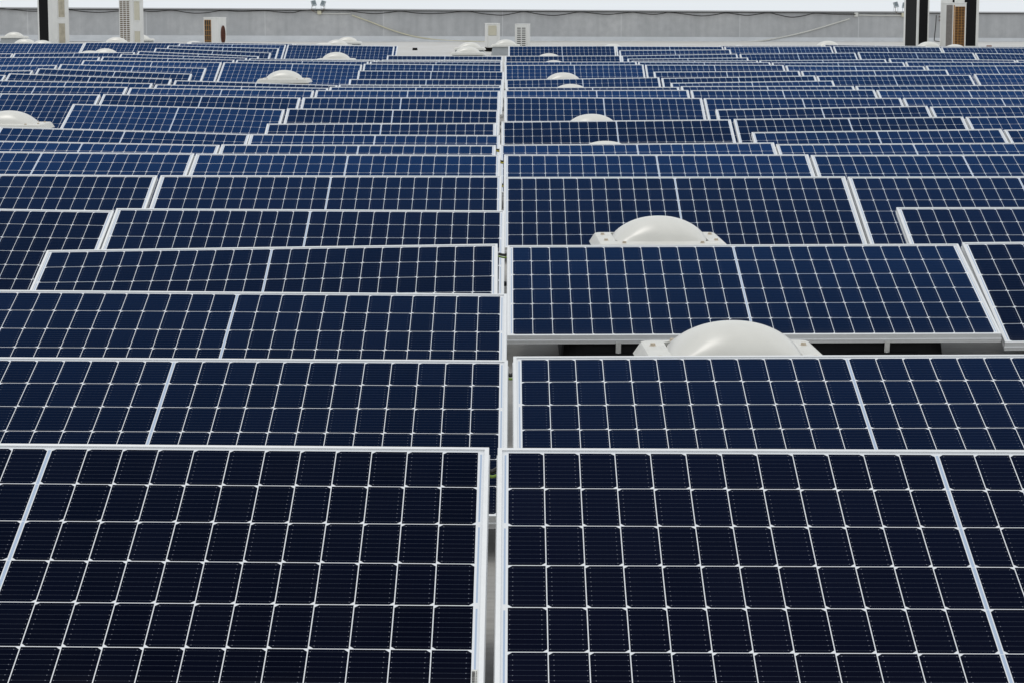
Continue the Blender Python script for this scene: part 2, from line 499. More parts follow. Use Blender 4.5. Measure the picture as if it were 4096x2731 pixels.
# ------------------------------------------------------------------ measured panels
# column, row, left corner x, y, right corner x, y of the upper frame edge (photo pixels);
# a side that leaves the frame has None for x and the edge's y at the border of the picture
P = [
 ('L1',1,None,1771,1950.5,1787),('L1',2,None,1426.8,2028.4,1439.3),('L1',3,None,1159.8,2024,1175.4),
 ('L1',4,191,1001.3,1997.1,975.4),('L1',5,464.2,833.9,2017.2,842.8),('L1',6,640.6,702.2,2008.3,704.5),
 ('L1',7,785.8,615.8,1997,621),('L1',8,883.8,578.8,1984.8,581.8),('L1',9,1005.7,537.4,1994.8,541.8),
 ('L1',10,1069.7,496,1984,492.6),('L1',11,1145,435,1997,443),('L1',12,1209,390.7,2001.8,391),
 ('L1',13,1261.3,362,2001.8,364),('L1',14,1317.9,348.3,2010.5,350),('L1',15,1354.9,339.6,2005,342.4),
 ('L1',16,1397.3,317.8,2012.7,318.5),('L1',17,1432.1,283.6,2016,288),('L1',18,1453.9,256.2,2008.8,261.4),
 ('L1',19,1480,247,2008,248.8),('L1',20,1507,243.3,2005,243.8),('L1',21,1527,240.2,2010,240.8),
 ('L1',22,1546.9,223.1,2011.6,226),
 ('L2',5,None,834,450.8,843.8),('L2',6,None,696.3,627.2,702.9),('L2',7,None,605,775,615),
 ('L2',8,None,560.5,875,581),('L2',9,None,508.2,994.8,537.4),('L2',11,283,416.8,1139.4,438.6),
 ('L2',12,407,377.2,1203.4,391.6),('L2',13,514,351.6,1258,363.5),('L2',14,618.7,338.9,1311.8,353.3),
 ('L2',15,694.9,322.2,1347.7,341.8),('L2',18,890.8,250.3,1448.5,260.1),('L2',19,944,240.5,1474.6,247),
 ('L2',20,995.2,235.1,1500,243),('L2',21,1037,236,1515,240.5),('L2',24,1149.2,179.6,1577.4,185.7),
 ('L2',25,1180,177.4,1590,184.8),
 ('L3',12,None,374,399.7,379.4),('L3',13,None,343.9,508.3,349.4),('L3',14,None,320,607.8,334.1),
 ('L3',15,28.3,294.5,686.1,316.7),('L3',16,144.8,274.3,767.8,296.7),('L3',17,236.2,257.5,825.5,273.2),
 ('L3',18,328.7,242.3,887.5,250.3),('L3',19,404.9,227.9,937.6,240.5),('L3',20,478.9,216.2,986.5,232.9),
 ('L3',21,551.2,205.7,1037.5,226.4),('L3',22,616.5,193.1,1081,212.2),('L3',23,668.3,183.5,1115,194.8),
 ('L3',24,714.4,175.2,1144.8,180),('L3',25,762.3,169.8,1172,176),
 ('L4',15,None,301,20.7,301.5),('L4',16,None,284.5,133.2,283),('L4',17,None,264,229.6,261.9),
 ('L4',19,None,230.7,400.5,229.2),('L4',21,54.4,214.4,544.7,210),('L4',25,343.9,170.9,750,172),
 ('L5',21,None,215,52.2,215.5),('L5',25,None,174,338.5,173.5),
 ('R1',1,1988,1789,None,1797.3),('R1',2,2054.7,1423.7,None,1416),('R1',4,2033.7,982,3830.9,975.4),
 ('R1',6,2019.5,709,3377.8,706.3),('R1',7,2018.8,619.2,3230.9,618.8),('R1',8,2004.4,580,3093.8,570.9),
 ('R1',10,2007,487.3,2925.2,478.6),('R1',12,2019.7,389.6,2806,393.3),('R1',13,2019.7,362.4,2751.6,361.3),
 ('R1',14,2026.9,351,2713.5,349),('R1',16,2025.8,320,2637.3,310.6),('R1',18,2021.4,261.9,2573,259.5),
 ('R1',19,2020.3,248.2,2544.3,248.2),('R1',22,2021.9,225.3,2481.2,223.8),('R1',24,2033.4,185.7,2461.6,184.6),
 ('R2',4,3851,970,None,967.8),('R2',5,3585.4,830.3,None,829.5),('R2',6,3391.2,708,None,706),
 ('R2',7,3243.1,621.4,None,618.8),('R2',8,3104.7,577.9,None,572),('R2',9,3005.8,530,4010.2,516.5),
 ('R2',10,2934,477.3,3855.6,467.7),('R2',11,2862.1,438.6,3714.2,424.2),('R2',12,2810.3,394,3606.9,392.9),
 ('R2',13,2758,362,3502,360.3),('R2',14,2720,346,3417,345),('R2',15,2680.8,333,3336.5,323.7),
 ('R2',16,2643.8,313.5,3265.7,303.7),('R2',17,2612.2,288.4,3200.4,284.5),('R2',18,2578.5,260.6,3135.1,261.2),
 ('R2',19,2550.8,249.2,3080.7,250.3),('R2',20,2524.7,244.9,3032.3,243.2),('R2',21,2508.4,236.2,2994.3,231.8),
 ('R2',22,2485.5,224.2,2950.7,216.2),('R2',23,2476.4,202.9,2923,199.2),('R2',24,2462.7,185.7,2892,187.2),
 ('R3',9,4018.9,520,None,519),('R3',10,3864.4,469,None,466.4),('R3',11,3720.7,427.7,None,425),
 ('R3',12,3611.2,393,None,393),('R3',13,3505.2,361.4,None,362.4),('R3',14,3422.5,345,None,340.7),
 ('R3',16,3266.8,305.4,3882.2,301),('R3',17,3204.8,285.2,3788.6,280.2),('R3',18,3141.7,263.4,3696,266.7),
 ('R3',19,3085,251.4,3616.7,250.3),('R3',20,3036.7,243.2,3544.4,238),('R3',22,2956.2,217,3424.6,212.2),
 ('R3',24,2896.3,187.9,3325.6,186.6),('R3',25,2878,184,3287,183),
 ('R4',16,3895.3,297.6,None,297.6),('R4',18,3703.7,264.5,None,263.4),('R4',19,3621,248.2,None,249.7),
 ('R4',20,3550.9,235,4060.7,241),('R4',22,3427.9,209.6,3895.3,212.2),('R4',24,3330,186,3761.4,190),
 ('R4',25,3294,180,3706,186),
 ('R5',20,4062.9,241,None,241.5),('R5',22,3897.5,213.3,None,217),('R5',24,3763.6,190.5,None,192.6),
 ('R5',25,3712.4,187,None,188),
]
TILT = {('L2', 9): 17.0, ('L1', 1): 18.4, ('R1', 1): 18.6, ('R1', 4): 15.8, ('R1', 6): 18.8}
DROP = 0.425                          # from the upper edge down to the roof


def rowY(i):
    return 5.46 + 1.7565 * (i - 1)


panels = []
for c, r, xl, yl, xr, yr in P:
    Y = rowY(r)
    a = at(xl if xl is not None else 0, yl, Y)
    b = at(xr if xr is not None else 4096, yr, Y)
    sl = (b.z - a.z) / (b.x - a.x)
    if xl is None and xr < 900:      # little of it is seen, keep the measured lean gentle
        sl *= 0.8
    k = PL / 2 * math.cos(math.atan(sl))
    if xl is None:
        X = b.x - k
        Z = b.z - sl * k
    elif xr is None:
        X = a.x + k
        Z = a.z + sl * k
    else:
        X = (a.x + b.x) / 2
        Z = (a.z + b.z) / 2
    panels.append({'c': c, 'r': r, 'x': X, 'y': Y, 'z': Z, 's': sl})
# keep neighbours in a row apart
for r in range(1, 26):
    q = sorted([p for p in panels if p['r'] == r], key=lambda p: p['x'])
    for side in (1, -1):
        lst = [p for p in q if p['c'][0] == ('R' if side > 0 else 'L')]
        lst.sort(key=lambda p: abs(p['x']))
        for p0, p1 in zip(lst, lst[1:]):
            if p1['c'][1:] == str(int(p0['c'][1:]) + 1):
                gap = abs(p1['x'] - p0['x']) - PL
                if gap < 0.014:
                    p1['x'] += side * (0.014 - gap)

# ------------------------------------------------------------------ the roof, following the measured rows
SKY = [  # x, y of the dome's crown in the photo, distance, label
 (2936, 1285, 8.50, 'nearest white dome skylight, cut off below by the front panels right of the aisle'),
 (2636, 864.7, 12.10, 'white dome skylight second from the front, right of the aisle, with rusty screw caps'),
 (2422, 565, 19.08, 'skylight dome barely showing above a panel edge, third white dome right of the aisle'),
 (2368, 456.9, 22.60, 'fourth white dome skylight from the front in the line right of the aisle'),
 (2283, 337.4, 29.60, 'thin sliver of white skylight dome, fifth in the line right of the aisle'),
 (2252.6, 291, 33.10, 'sixth white skylight dome from the front in the line right of the aisle'),
 (2215.6, 242.3, 40.15, 'seventh skylight dome right of the aisle, only its crown showing'),
 (2196, 214.4, 43.70, 'farthest white skylight dome in the line right of the aisle'),
 (36, 443.3, 20.85, 'white skylight on a grey curb cut off by the left edge of the picture'),
 (1137, 281.5, 31.40, 'cream dome skylight standing clear among the panels left of the aisle'),
 (1345, 209.6, 41.90, 'white dome skylight in front of the last tall panel left of the aisle'),
 (359, 203.5, 41.90, 'smaller showing left dome of the overlapping pair among the far left panels'),
 (421, 194.8, 45.40, 'rounder right dome of the overlapping pair among the far left panels'),
 (56.3, 129, 64.0, 'highest white skylight at far left, standing on a grey curb by the wall'),
 (100, 155.7, 55.0, 'far left skylight dome left of the tall outdoor unit, behind the last panels'),
 (168, 162, 52.6, 'skylight dome in front of the black coil of the far left outdoor unit'),
 (465.5, 149.3, 55.8, 'skylight dome partly hidden by the left side of the tall louvred outdoor unit'),
 (560, 138.5, 62.6, 'skylight dome half hidden behind the right side of the tall louvred outdoor unit'),
 (776, 165.5, 52.0, 'skylight crown peeping over the panels beside the small rusty outdoor unit'),
 (1293.7, 172, 50.9, 'lowest left dome of the three overlapping skylights before the curved conduit'),
 (1348, 159.7, 54.4, 'middle dome of the three overlapping skylights before the curved conduit'),
 (1390, 148.6, 57.9, 'farthest right dome of the three overlapping skylights before the curved conduit'),
 (1871, 187.2, 47.3, 'front dome of the two overlapping skylights left of the aisle end'),
 (1878.8, 169.8, 50.9, 'rear dome of the two overlapping skylights left of the aisle end'),
 (2022.7, 159, 54.6, 'white skylight on a tall grey curb between the two small middle outdoor units'),
 (2450.7, 177, 49.2, 'skylight crown showing above the back row right of the middle outdoor unit'),
 (2956, 181.8, 49.2, 'faint skylight crown at the back row below the right curved pipe'),
 (3311.4, 164.4, 52.6, 'skylight dome at the back row left of the right floodlight junction box'),
 (3714.6, 167.6, 52.6, 'skylight dome in front of the black outdoor unit at the right'),
 (3819, 178.5, 50.9, 'skylight dome in front of the rusty grille unit at the right'),
]
DOMEH = 0.36                         # crown above the roof
samples = [(p['x'], p['y'] - 0.5, p['z'] - DROP) for p in panels]
skies = []
for x, y, Y, lab in SKY:
    q = at(x, y, Y)
    skies.append((q, lab))
    samples.append((q.x, q.y, q.z - DOMEH))


def base_plane(x, y):
    return CAMZ - 1.55 + 0.0094 * y


def roofz(x, y):
    num, den = 0.0, 0.06
    for sx_, sy_, sz_ in samples:
        dx, dy = (x - sx_) / 2.6, (y - sy_) / 1.5
        d = dx * dx + dy * dy
        if d < 16:
            w_ = math.exp(-d)
            num += w_ * (sz_ - base_plane(sx_, sy_))
            den += w_
    return base_plane(x, y) + num / den


WY = 71.0


def wallpt(x, y, out=0.0):
    p = at(x, y, WY)
    p.y -= out
    return p


bm = bmesh.new()
xs = [-36 + 72 * i / 110 for i in range(111)]
ys = [-6 + (WY + 6.5) * j / 190 for j in range(191)]
grid = [[bm.verts.new((x, y, roofz(x, y))) for x in xs] for y in ys]
for j in range(len(ys) - 1):
    for i in range(len(xs) - 1):
        bm.faces.new((grid[j][i], grid[j][i + 1], grid[j + 1][i + 1], grid[j + 1][i]))
o = obj('roof_surface', bm, M['roof'], smooth=True)
o['kind'] = 'structure'
bm = bmesh.new()
g0 = 6000
vs = [bm.verts.new(p) for p in ((-g0, -g0, -9), (g0, -g0, -9), (g0, g0, -9), (-g0, g0, -9))]
bm.faces.new(vs)
o = obj('ground', bm, M['ground'])
o['kind'] = 'structure'

# ------------------------------------------------------------------ solar panel prototype
FH = 0.040


def frame_bm():
    bm = bmesh.new()
    hx, hy = PL / 2, PW / 2
    # inset from the outer face (positive = inwards), height
    prof = [(LIP, -0.0050), (LIP, 0.0), (0.0008, 0.0), (0.0, -0.0008), (0.0, -0.0205), (-0.0022, -0.0225), (-0.0022, -0.0275),
            (0.0, -0.0295), (0.0, -FH), (0.028, -FH), (0.028, -FH + 0.0015), (0.0015, -FH + 0.0015), (0.0015, -0.0075), (LIP, -0.0075)]
    rings = []
    for ins, z in prof:
        rings.append([bm.verts.new((sx_ * (hx - ins), -hy + sy_ * (hy - ins), z)) for sx_, sy_ in ((-1, -1), (1, -1), (1, 1), (-1, 1))])
    for i in range(len(rings)):
        a, b = rings[i], rings[(i + 1) % len(rings)]
        for k in range(4):
            bm.faces.new((a[k], a[(k + 1) % 4], b[(k + 1) % 4], b[k]))
    return bm


def laminate_bm():
    bm = bmesh.new()
    uvl = bm.loops.layers.uv.new('metres')
    x0, x1 = -PL / 2 + LIP - 0.003, PL / 2 - LIP + 0.003
    y0, y1 = -PW + LIP - 0.003, -LIP + 0.003
    t, b = -0.0040, -0.0074
    vt = [bm.verts.new(p) for p in ((x0, y0, t), (x1, y0, t), (x1, y1, t), (x0, y1, t))]
    vb = [bm.verts.new(p) for p in ((x0, y0, b), (x1, y0, b), (x1, y1, b), (x0, y1, b))]
    fs = [bm.faces.new(vt), bm.faces.new(vb[::-1])]
    fs[1].material_index = 1
    for k in range(4):
        f = bm.faces.new((vt[k], vb[k], vb[(k + 1) % 4], vt[(k + 1) % 4]))
        f.material_index = 1
    for f in bm.faces:
        for lp in f.loops:
            lp[uvl].uv = (lp.vert.co.x + PL / 2, -lp.vert.co.y)
    return bm


def tub_bm():
    """black plastic ballast tray: sloping sides, high at the back, moulded pockets in the front"""
    bm = bmesh.new()
    hx = 0.82
    yf, yb = -0.985, -0.10

    def ring(inset, zf, zb, n=5, rad=0.10):
        out = []
        for cx, cy, a0 in ((hx - rad, yf + rad, -90), (hx - rad, yb - rad, 0), (-hx + rad, yb - rad, 90), (-hx + rad, yf + rad, 180)):
            for k in range(n):
                a = R(a0 + 90 * k / (n - 1))
                x = cx + (rad - inset) * math.cos(a)
                y = cy + (rad - inset) * math.sin(a)
                f = (y - yf) / (yb - yf)
                out.append(bm.verts.new((x, y, zf + (zb - zf) * f)))
        return out
    rs = [ring(0.0, 0.0, 0.0), ring(0.0, 0.012, 0.012), ring(0.012, 0.105, 0.365), ring(0.03, 0.112, 0.372), ring(0.05, 0.112, 0.372), ring(0.07, 0.03, 0.03)]
    for a, b in zip(rs, rs[1:]):
        n = len(a)
        for k in range(n):
            bm.faces.new((a[k], a[(k + 1) % n], b[(k + 1) % n], b[k]))
    bm.faces.new(rs[-1])
    bm.faces.new(rs[0][::-1])
    # moulded ribs on the front wall
    for x0, x1 in ((-0.72, -0.42), (-0.10, 0.16), (0.40, 0.70)):
        box(bm, x0, x1, yf - 0.012, yf + 0.02, 0.004, 0.062, 0.008)
    for sx_ in (-0.585, 0.585):
        box(bm, sx_ - 0.10, sx_ + 0.10, yf + 0.010, yf + 0.05, 0.05, 0.118, 0.006)
    return bm


def clamp_bm(x):
    bm = bmesh.new()
    box(bm, x - 0.011, x + 0.011, -1.046, -1.040, -0.125, -0.030, 0.0015)
    box(bm, x - 0.011, x + 0.011, -1.040, -1.026, -0.034, -0.0005 - 0.033, 0.001)
    b = bmesh.new()
    bmesh.ops.create_cone(b, cap_ends=True, segments=16, radius1=0.0065, radius2=0.0055, depth=0.006)
    merge(bm, b, 0, Matrix.Translation((x, -1.048, -0.085)) @ Matrix.Rotation(R(90), 4, 'X'))
    return bm


def mesh_of(name, bm, mats):
    o = obj(name, bm, mats)
    bpy.data.objects.remove(o)
    return bpy.data.meshes[name]


proto = thing('solar_panel', '', 'solar panel', group='tilted solar panels set in rows on the roof')
M['under'] = mat('panel_backsheet', (0.55, 0.56, 0.57), 0.6, noise=0.1, nscale=4)
p_frame = obj('frame', frame_bm(), M['alu'], proto)
p_glass = obj('cell_laminate', laminate_bm(), [M['cells'], M['under']], proto)
p_tub = obj('mounting_tub', tub_bm(), M['tub'], proto)

ORD = ['', 'first', 'second', 'third', 'fourth', 'fifth', 'sixth', 'seventh', 'eighth', 'ninth', 'tenth', 'eleventh', 'twelfth', 'thirteenth',
       'fourteenth']
COLN = {'L1': 'just left of the aisle', 'R1': 'just right of the aisle', 'L2': 'second left of the aisle', 'R2': 'second right of the aisle',
        'L3': 'third left of the aisle', 'R3': 'third right of the aisle', 'L4': 'fourth left of the aisle', 'R4': 'fourth right of the aisle',
        'L5': 'fifth left of the aisle', 'R5': 'fifth right of the aisle'}
SPECIAL = {
    ('L1', 1): 'large near black solar panel in the foreground left corner with a barcode sticker',
    ('R1', 1): 'large near black solar panel in the foreground right corner',
    ('R1', 2): 'dark solar panel directly in front of the nearest white skylight dome',
    ('R1', 4): 'solar panel clamped on a black tub just behind the nearest skylight dome',
    ('R1', 6): 'dark solar panel right behind the second skylight dome with rusty screw caps',
    ('L1', 4): 'solar panel left of the aisle whose right end is tilted upward, fourth from the front',
    ('L2', 5): 'near left edge solar panel with every cell row and its lower frame showing',
    ('L2', 18): 'fully showing solar panel behind the cream skylight dome left of the aisle',
    ('L2', 24): 'farthest fully showing solar panel left of the aisle, behind a white skylight dome',
    ('L2', 25): 'rearmost panel left of the aisle, a sliver showing past the last tall panel',
    ('R2', 4): 'near right edge solar panel beside the panel clamped on a black tub',
    ('L2', 11): 'solar panel with four cell rows showing, right behind the left edge skylight',
    ('L3', 12): 'solar panel cut off by the left edge, directly behind the left edge skylight',
    ('R1', 24): 'back row solar panel in front of the two small middle outdoor units',
    ('L4', 25): 'back row solar panel at the foot of the tall louvred outdoor unit',
    ('L5', 25): 'back row solar panel at the left picture edge below the black coil unit',
}
first = True
for c in COLN:
    q = sorted([p for p in panels if p['c'] == c], key=lambda p: p['y'])
    n = len(q)
    for i, p in enumerate(q):
        if (c, p['r']) in SPECIAL:
            lab = SPECIAL[(c, p['r'])]
        elif i < (n + 1) // 2:
            lab = 'blue solar panel, %s from the front, in the column %s' % (ORD[i + 1], COLN[c])
        else:
            lab = 'blue solar panel, %s from the far wall, in the column %s' % (ORD[n - i], COLN[c])
        base = roofz(p['x'], p['y'] - 0.5)
        h = p['z'] - base
        slope = (roofz(p['x'], p['y'] + 0.6) - roofz(p['x'], p['y'] - 1.6)) / 2.2
        if first:
            root, kids = proto, [p_frame, p_glass, p_tub]
            first = False
        else:
            root = proto.copy()
            COL.objects.link(root)
            kids = []
            for src in (p_frame, p_glass, p_tub):
                k = src.copy()
                COL.objects.link(k)
                k.parent = root
                kids.append(k)
        root['label'] = lab
        root.location = (p['x'], p['y'], base)
        root.rotation_euler = (0, -math.atan(p['s']), 0)
        t = R(TILT.get((c, p['r']), 17.75 + (math.degrees(math.atan(slope)) - 0.5) * 2.3 + random.uniform(-0.3, 0.3)))
        t = min(max(t, R(15.7)), R(19.2))
        for k in kids[:2]:
            k.location = (0, 0, h)
            k.rotation_euler = (t, 0, 0)
        kids[2].scale = (1, 1, max(h - math.sin(t) * 1.0 - 0.045, 0.04) / 0.114)
        # the tray reaches up to the back of the module; keep its rear below the glass
        kids[2].scale.z = min(kids[2].scale.z, (h - 0.10) / 0.345)
        p['root'], p['h'], p['t'] = root, h, t
        if (c, p['r']) in (('R1', 4), ('R2', 4)):
            for x in (-0.575, 0.565):
                k = obj('clamp', clamp_bm(x), M['clamp'], root)
                k.location = (0, 0, h)
                k.rotation_euler = (t, 0, 0)
        if (c, p['r']) == ('L1', 1):
            bm = bmesh.new()
            box(bm, PL / 2 - 0.0250, PL / 2 - 0.0125, -0.995, -0.925, -0.0040, -0.0033)
            st = obj('barcode_sticker', bm, M['pvc'], root)
            bm = bmesh.new()
            yy = -0.992
            while yy < -0.93:
                wd = random.choice((0.0008, 0.0014, 0.0022))
                box(bm, PL / 2 - 0.0242, PL / 2 - 0.0180, yy, yy + wd, -0.0032, -0.0029)
                yy += wd + random.choice((0.0009, 0.0015))
            for q_ in range(11):
                box(bm, PL / 2 - 0.0165, PL / 2 - 0.0145, -0.99 + q_ * 0.0055, -0.9865 + q_ * 0.0055, -0.0032, -0.0029)
            br = obj('barcode_bars', bm, M['cable'], st)
            st.location = (0, 0, h)
            st.rotation_euler = (t, 0, 0)

# ------------------------------------------------------------------ skylights
FL = 0.335                           # half width of the flange


def dome_bm():
    bm = bmesh.new()
    n = 28
    h, a = 0.113, 0.244
    g = []
    for j in range(n + 1):
        rowv = []
        for i in range(n + 1):
            u, v = -1 + 2 * i / n, -1 + 2 * j / n
            # a square grid pulled into a rounded square
            rr = max(abs(u), abs(v))
            if rr > 0:
                k = (1 - 0.10 * min(abs(u), abs(v)) ** 2 / rr)
            else:
                k = 1
            z = h * ((1 - abs(u) ** 2.15) * (1 - abs(v) ** 2.15)) ** 0.72
            rowv.append(bm.verts.new((a * u * k, a * v * k, z)))
        g.append(rowv)
    for j in range(n):
        for i in range(n):
            bm.faces.new((g[j][i], g[j][i + 1], g[j + 1][i + 1], g[j + 1][i]))
    return bm


def flange_bm():
    bm = bmesh.new()
    prof = [(0.240, 0.004), (0.255, 0.0), (FL - 0.022, -0.001), (FL - 0.014, -0.004), (FL - 0.009, -0.011), (FL + 0.014, -0.050), (FL + 0.010, -0.052), (FL - 0.02, -0.018), (0.240, -0.012)]
    rings = []
    for r_, z in prof:
        rad = 0.034 if r_ > 0.28 else 0.03
        out = []
        for cx, cy, a0 in ((1, -1, -90), (1, 1, 0), (-1, 1, 90), (-1, -1, 180)):
            for k in range(5):
                a = R(a0 + 22.5 * k)
                out.append(bm.verts.new((cx * (r_ - rad) + rad * math.cos(a), cy * (r_ - rad) + rad * math.sin(a), z)))
        rings.append(out)
    for i in range(len(rings)):
        a, b = rings[i], rings[(i + 1) % len(rings)]
        n = len(a)
        for k in range(n):
            bm.faces.new((a[k], a[(k + 1) % n], b[(k + 1) % n], b[k]))
    return bm


def curb_bm():
    bm = bmesh.new()
    b, t, z1 = 0.345, 0.295, 0.243 - 0.02
    lo = [bm.verts.new((sx_ * b, sy_ * b, -0.03)) for sx_, sy_ in ((-1, -1), (1, -1), (1, 1), (-1, 1))]
    hi = [bm.verts.new((sx_ * t, sy_ * t, z1)) for sx_, sy_ in ((-1, -1), (1, -1), (1, 1), (-1, 1))]
    for k in range(4):
        bm.faces.new((lo[k], lo[(k + 1) % 4], hi[(k + 1) % 4], hi[k]))
    bm.faces.new(hi)
    bm.faces.new(lo[::-1])
    return bm


def cap_bm():
    bm = bmesh.new()
    for r0, r1, z0, z1 in ((0.0145, 0.0145, 0.0, 0.003), (0.0100, 0.0092, 0.003, 0.012)):
        b = bmesh.new()
        bmesh.ops.create_cone(b, cap_ends=True, segments=14, radius1=r0, radius2=r1, depth=z1 - z0)
        merge(bm, b, 0, Matrix.Translation((0, 0, (z0 + z1) / 2)))
    return bm


ZF = 0.247                           # flange level above the roof
sk = thing('roof_skylight', '', 'skylight', group='white dome skylights on the roof')
s_parts = [obj('curb', curb_bm(), M['curb'], sk), obj('flange', flange_bm(), M['flange'], sk, (0, 0, ZF)), obj('dome', dome_bm(), M['opal'], sk, (0, 0, ZF), True)]
s_cap = None
for idx, (q, lab) in enumerate(skies):
    if idx == 0:
        root = sk
    else:
        root = sk.copy()
        COL.objects.link(root)
        for src in s_parts:
            k = src.copy()
            COL.objects.link(k)
            k.parent = root
    root['label'] = lab
    root.location = (q.x, q.y, q.z - DOMEH)
    root.rotation_euler = (0, 0, R(random.uniform(-1.5, 1.5)))
    if idx in (0, 1, 8, 9):
        for cx, cy in ((-0.2, -0.29), (0.2, -0.29), (-0.285, -0.15), (0.285, -0.15), (-0.285, 0.17), (0.285, 0.17), (-0.2, 0.29), (0.2, 0.29)):
            if s_cap is None:
                k = s_cap = obj('screw_cap', cap_bm(), M['cap'], root)
            else:
                k = s_cap.copy()
                COL.objects.link(k)
                k.parent = root
            k.location = (cx, cy, ZF - 0.003)

# ------------------------------------------------------------------ the far wall
wall = thing('boundary_wall', 'long grey rendered wall with white coping along the far end of the roof', 'wall', wallpt(2048, 165))
O = wall.location.copy()


def strip(bm, pl, pr, dl, dr, y0, y1):
    """prism along the wall between a lower line and an upper line"""
    vs = []
    for p, q in ((pl, pr), (dl, dr)):
        for yy in (y0, y1):
            vs.append(bm.verts.new((p.x - O.x, yy - O.y, p.z - O.z)))
            vs.append(bm.verts.new((q.x - O.x, yy - O.y, q.z - O.z)))
    a, b, c, d, e, f, g, h = vs
    for fc in ((a, b, d, c), (e, f, h, g), (a, b, f, e), (c, d, h, g), (a, c, g, e), (b, d, h, f)):
        bm.faces.new(fc)


xl, xr = -2600, 6700
top = lambda x: 34.5 + (x / 4096) * 19.0     # underside of the coping
bot = lambda x: 159.5 + (x / 4096) * 13.0
bm = bmesh.new()
strip(bm, wallpt(xl, bot(xl) + 40), wallpt(xr, bot(xr) + 40), wallpt(xl, top(xl)), wallpt(xr, top(xr)), WY, WY + 0.3)
obj('wall_render', bm, M['wall'], wall)
bm = bmesh.new()
strip(bm, wallpt(xl, top(xl) - 0.5), wallpt(xr, top(xr) - 0.5), wallpt(xl, top(xl) - 4.6), wallpt(xr, top(xr) - 4.6), WY - 0.06, WY + 0.36)
obj('coping', bm, M['coping'], wall)
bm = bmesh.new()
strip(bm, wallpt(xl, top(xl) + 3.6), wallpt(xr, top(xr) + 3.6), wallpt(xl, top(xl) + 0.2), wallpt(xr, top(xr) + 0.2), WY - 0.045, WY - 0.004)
obj('coping_shade_strip', bm, M['gap'], wall)  # added dark strip, paints the shadow gap below the coping
bm = bmesh.new()
a0, a1 = wallpt(xl, bot(xl) - 19), wallpt(xr, bot(xr) - 19)
b0, b1 = wallpt(xl, bot(xl) + 6, 0.22), wallpt(xr, bot(xr) + 6, 0.22)
m0, m1 = wallpt(xl, bot(xl) - 6, 0.05), wallpt(xr, bot(xr) - 6, 0.05)
lines = [[v - O for v in (a0, a1)], [v - O - Vector((0, 0.012, 0)) for v in (a0, a1)], [v - O for v in (m0, m1)], [v - O for v in (b0, b1)], [v - O + Vector((0, 0.22, -0.05)) for v in (b0, b1)]]
lv = [[bm.verts.new(v) for v in ln] for ln in lines]
for i in range(4):
    bm.faces.new((lv[i][0], lv[i][1], lv[i + 1][1], lv[i + 1][0]))
obj('base_flashing', bm, M['flashing'], wall)

# black cable hanging in swags under the coping
sw = [(-20, 36), (22, 36), (70, 41), (118, 46), (180, 45), (262, 39), (330, 47), (400, 51), (470, 46), (540, 41), (610, 48), (686, 42), (740, 50), (780, 54), (830, 52), (892, 43),
      (960, 47), (1060, 44), (1110, 49), (1172, 52), (1228, 42), (1385, 44), (1440, 51), (1500, 56), (1560, 51), (1603, 46), (1660, 53), (1720, 56), (1790, 53), (1864, 46),
      (1930, 56), (2003, 62), (2050, 56), (2096, 48), (2150, 57), (2213, 63), (2270, 57), (2318, 49), (2370, 54), (2427, 59), (2480, 55), (2527, 50), (2560, 54), (2610, 59),
      (2650, 55), (2675, 50), (2740, 58), (2805, 65), (2860, 60), (2901, 53), (2950, 59), (2988, 63), (3030, 58), (3072, 52), (3110, 60), (3163, 70), (3215, 64), (3259, 54),
      (3330, 58), (3420, 59)]
bm = bmesh.new()
tube(bm, smooth_path([wallpt(x, y, 0.09) for x, y in sw], 4), 0.0155, 6)
tag(obj('hanging_cable', bm, M['cable'], None), 'black cable hanging in swags under the white coping of the wall', 'cable')
bm = bmesh.new()
tube(bm, smooth_path([wallpt(1408, 62, 0.03), wallpt(1480, 88, 0.03), wallpt(1560, 119, 0.03), wallpt(1640, 143, 0.03), wallpt(1720, 157, 0.05), wallpt(1800, 164, 0.1), wallpt(1880, 166.5, 0.16), wallpt(1950, 168, 0.2)], 5), 0.020, 8)
tag(obj('conduit_pipe', bm, M['pvcy'], None), 'yellowed conduit curving down the wall to the left middle outdoor unit', 'conduit')
bm = bmesh.new()
tube(bm, smooth_path([wallpt(3398, 76, 0.03), wallpt(3330, 97, 0.03), wallpt(3250, 121, 0.03), wallpt(3170, 141, 0.03), wallpt(3090, 157, 0.06), wallpt(3030, 166, 0.14), wallpt(2900, 169.5, 0.24),
                      wallpt(2600, 168.5, 0.24), wallpt(2300, 167.5, 0.24), wallpt(2110, 167, 0.24)], 5), 0.021, 8)
tag(obj('conduit_pipe', bm, M['pvc'], None), 'white conduit running along the wall foot and rising in a curve at right', 'conduit')
for x0, y0, x1, y1, lab in ((1284, 54.5, 1402, 55.5, 'short straight white pipe right of the left junction box'), (3434, 61.5, 3605, 63.5, 'straight white pipe between the two right junction boxes')):
    bm = bmesh.new()
    tube(bm, [wallpt(x0, y0, 0.03), wallpt((x0 + x1) / 2, (y0 + y1) / 2 + 0.8, 0.03), wallpt(x1, y1, 0.03)], 0.018, 8)
    tag(obj('conduit_pipe', bm, M['pvc'], None), lab, 'conduit')
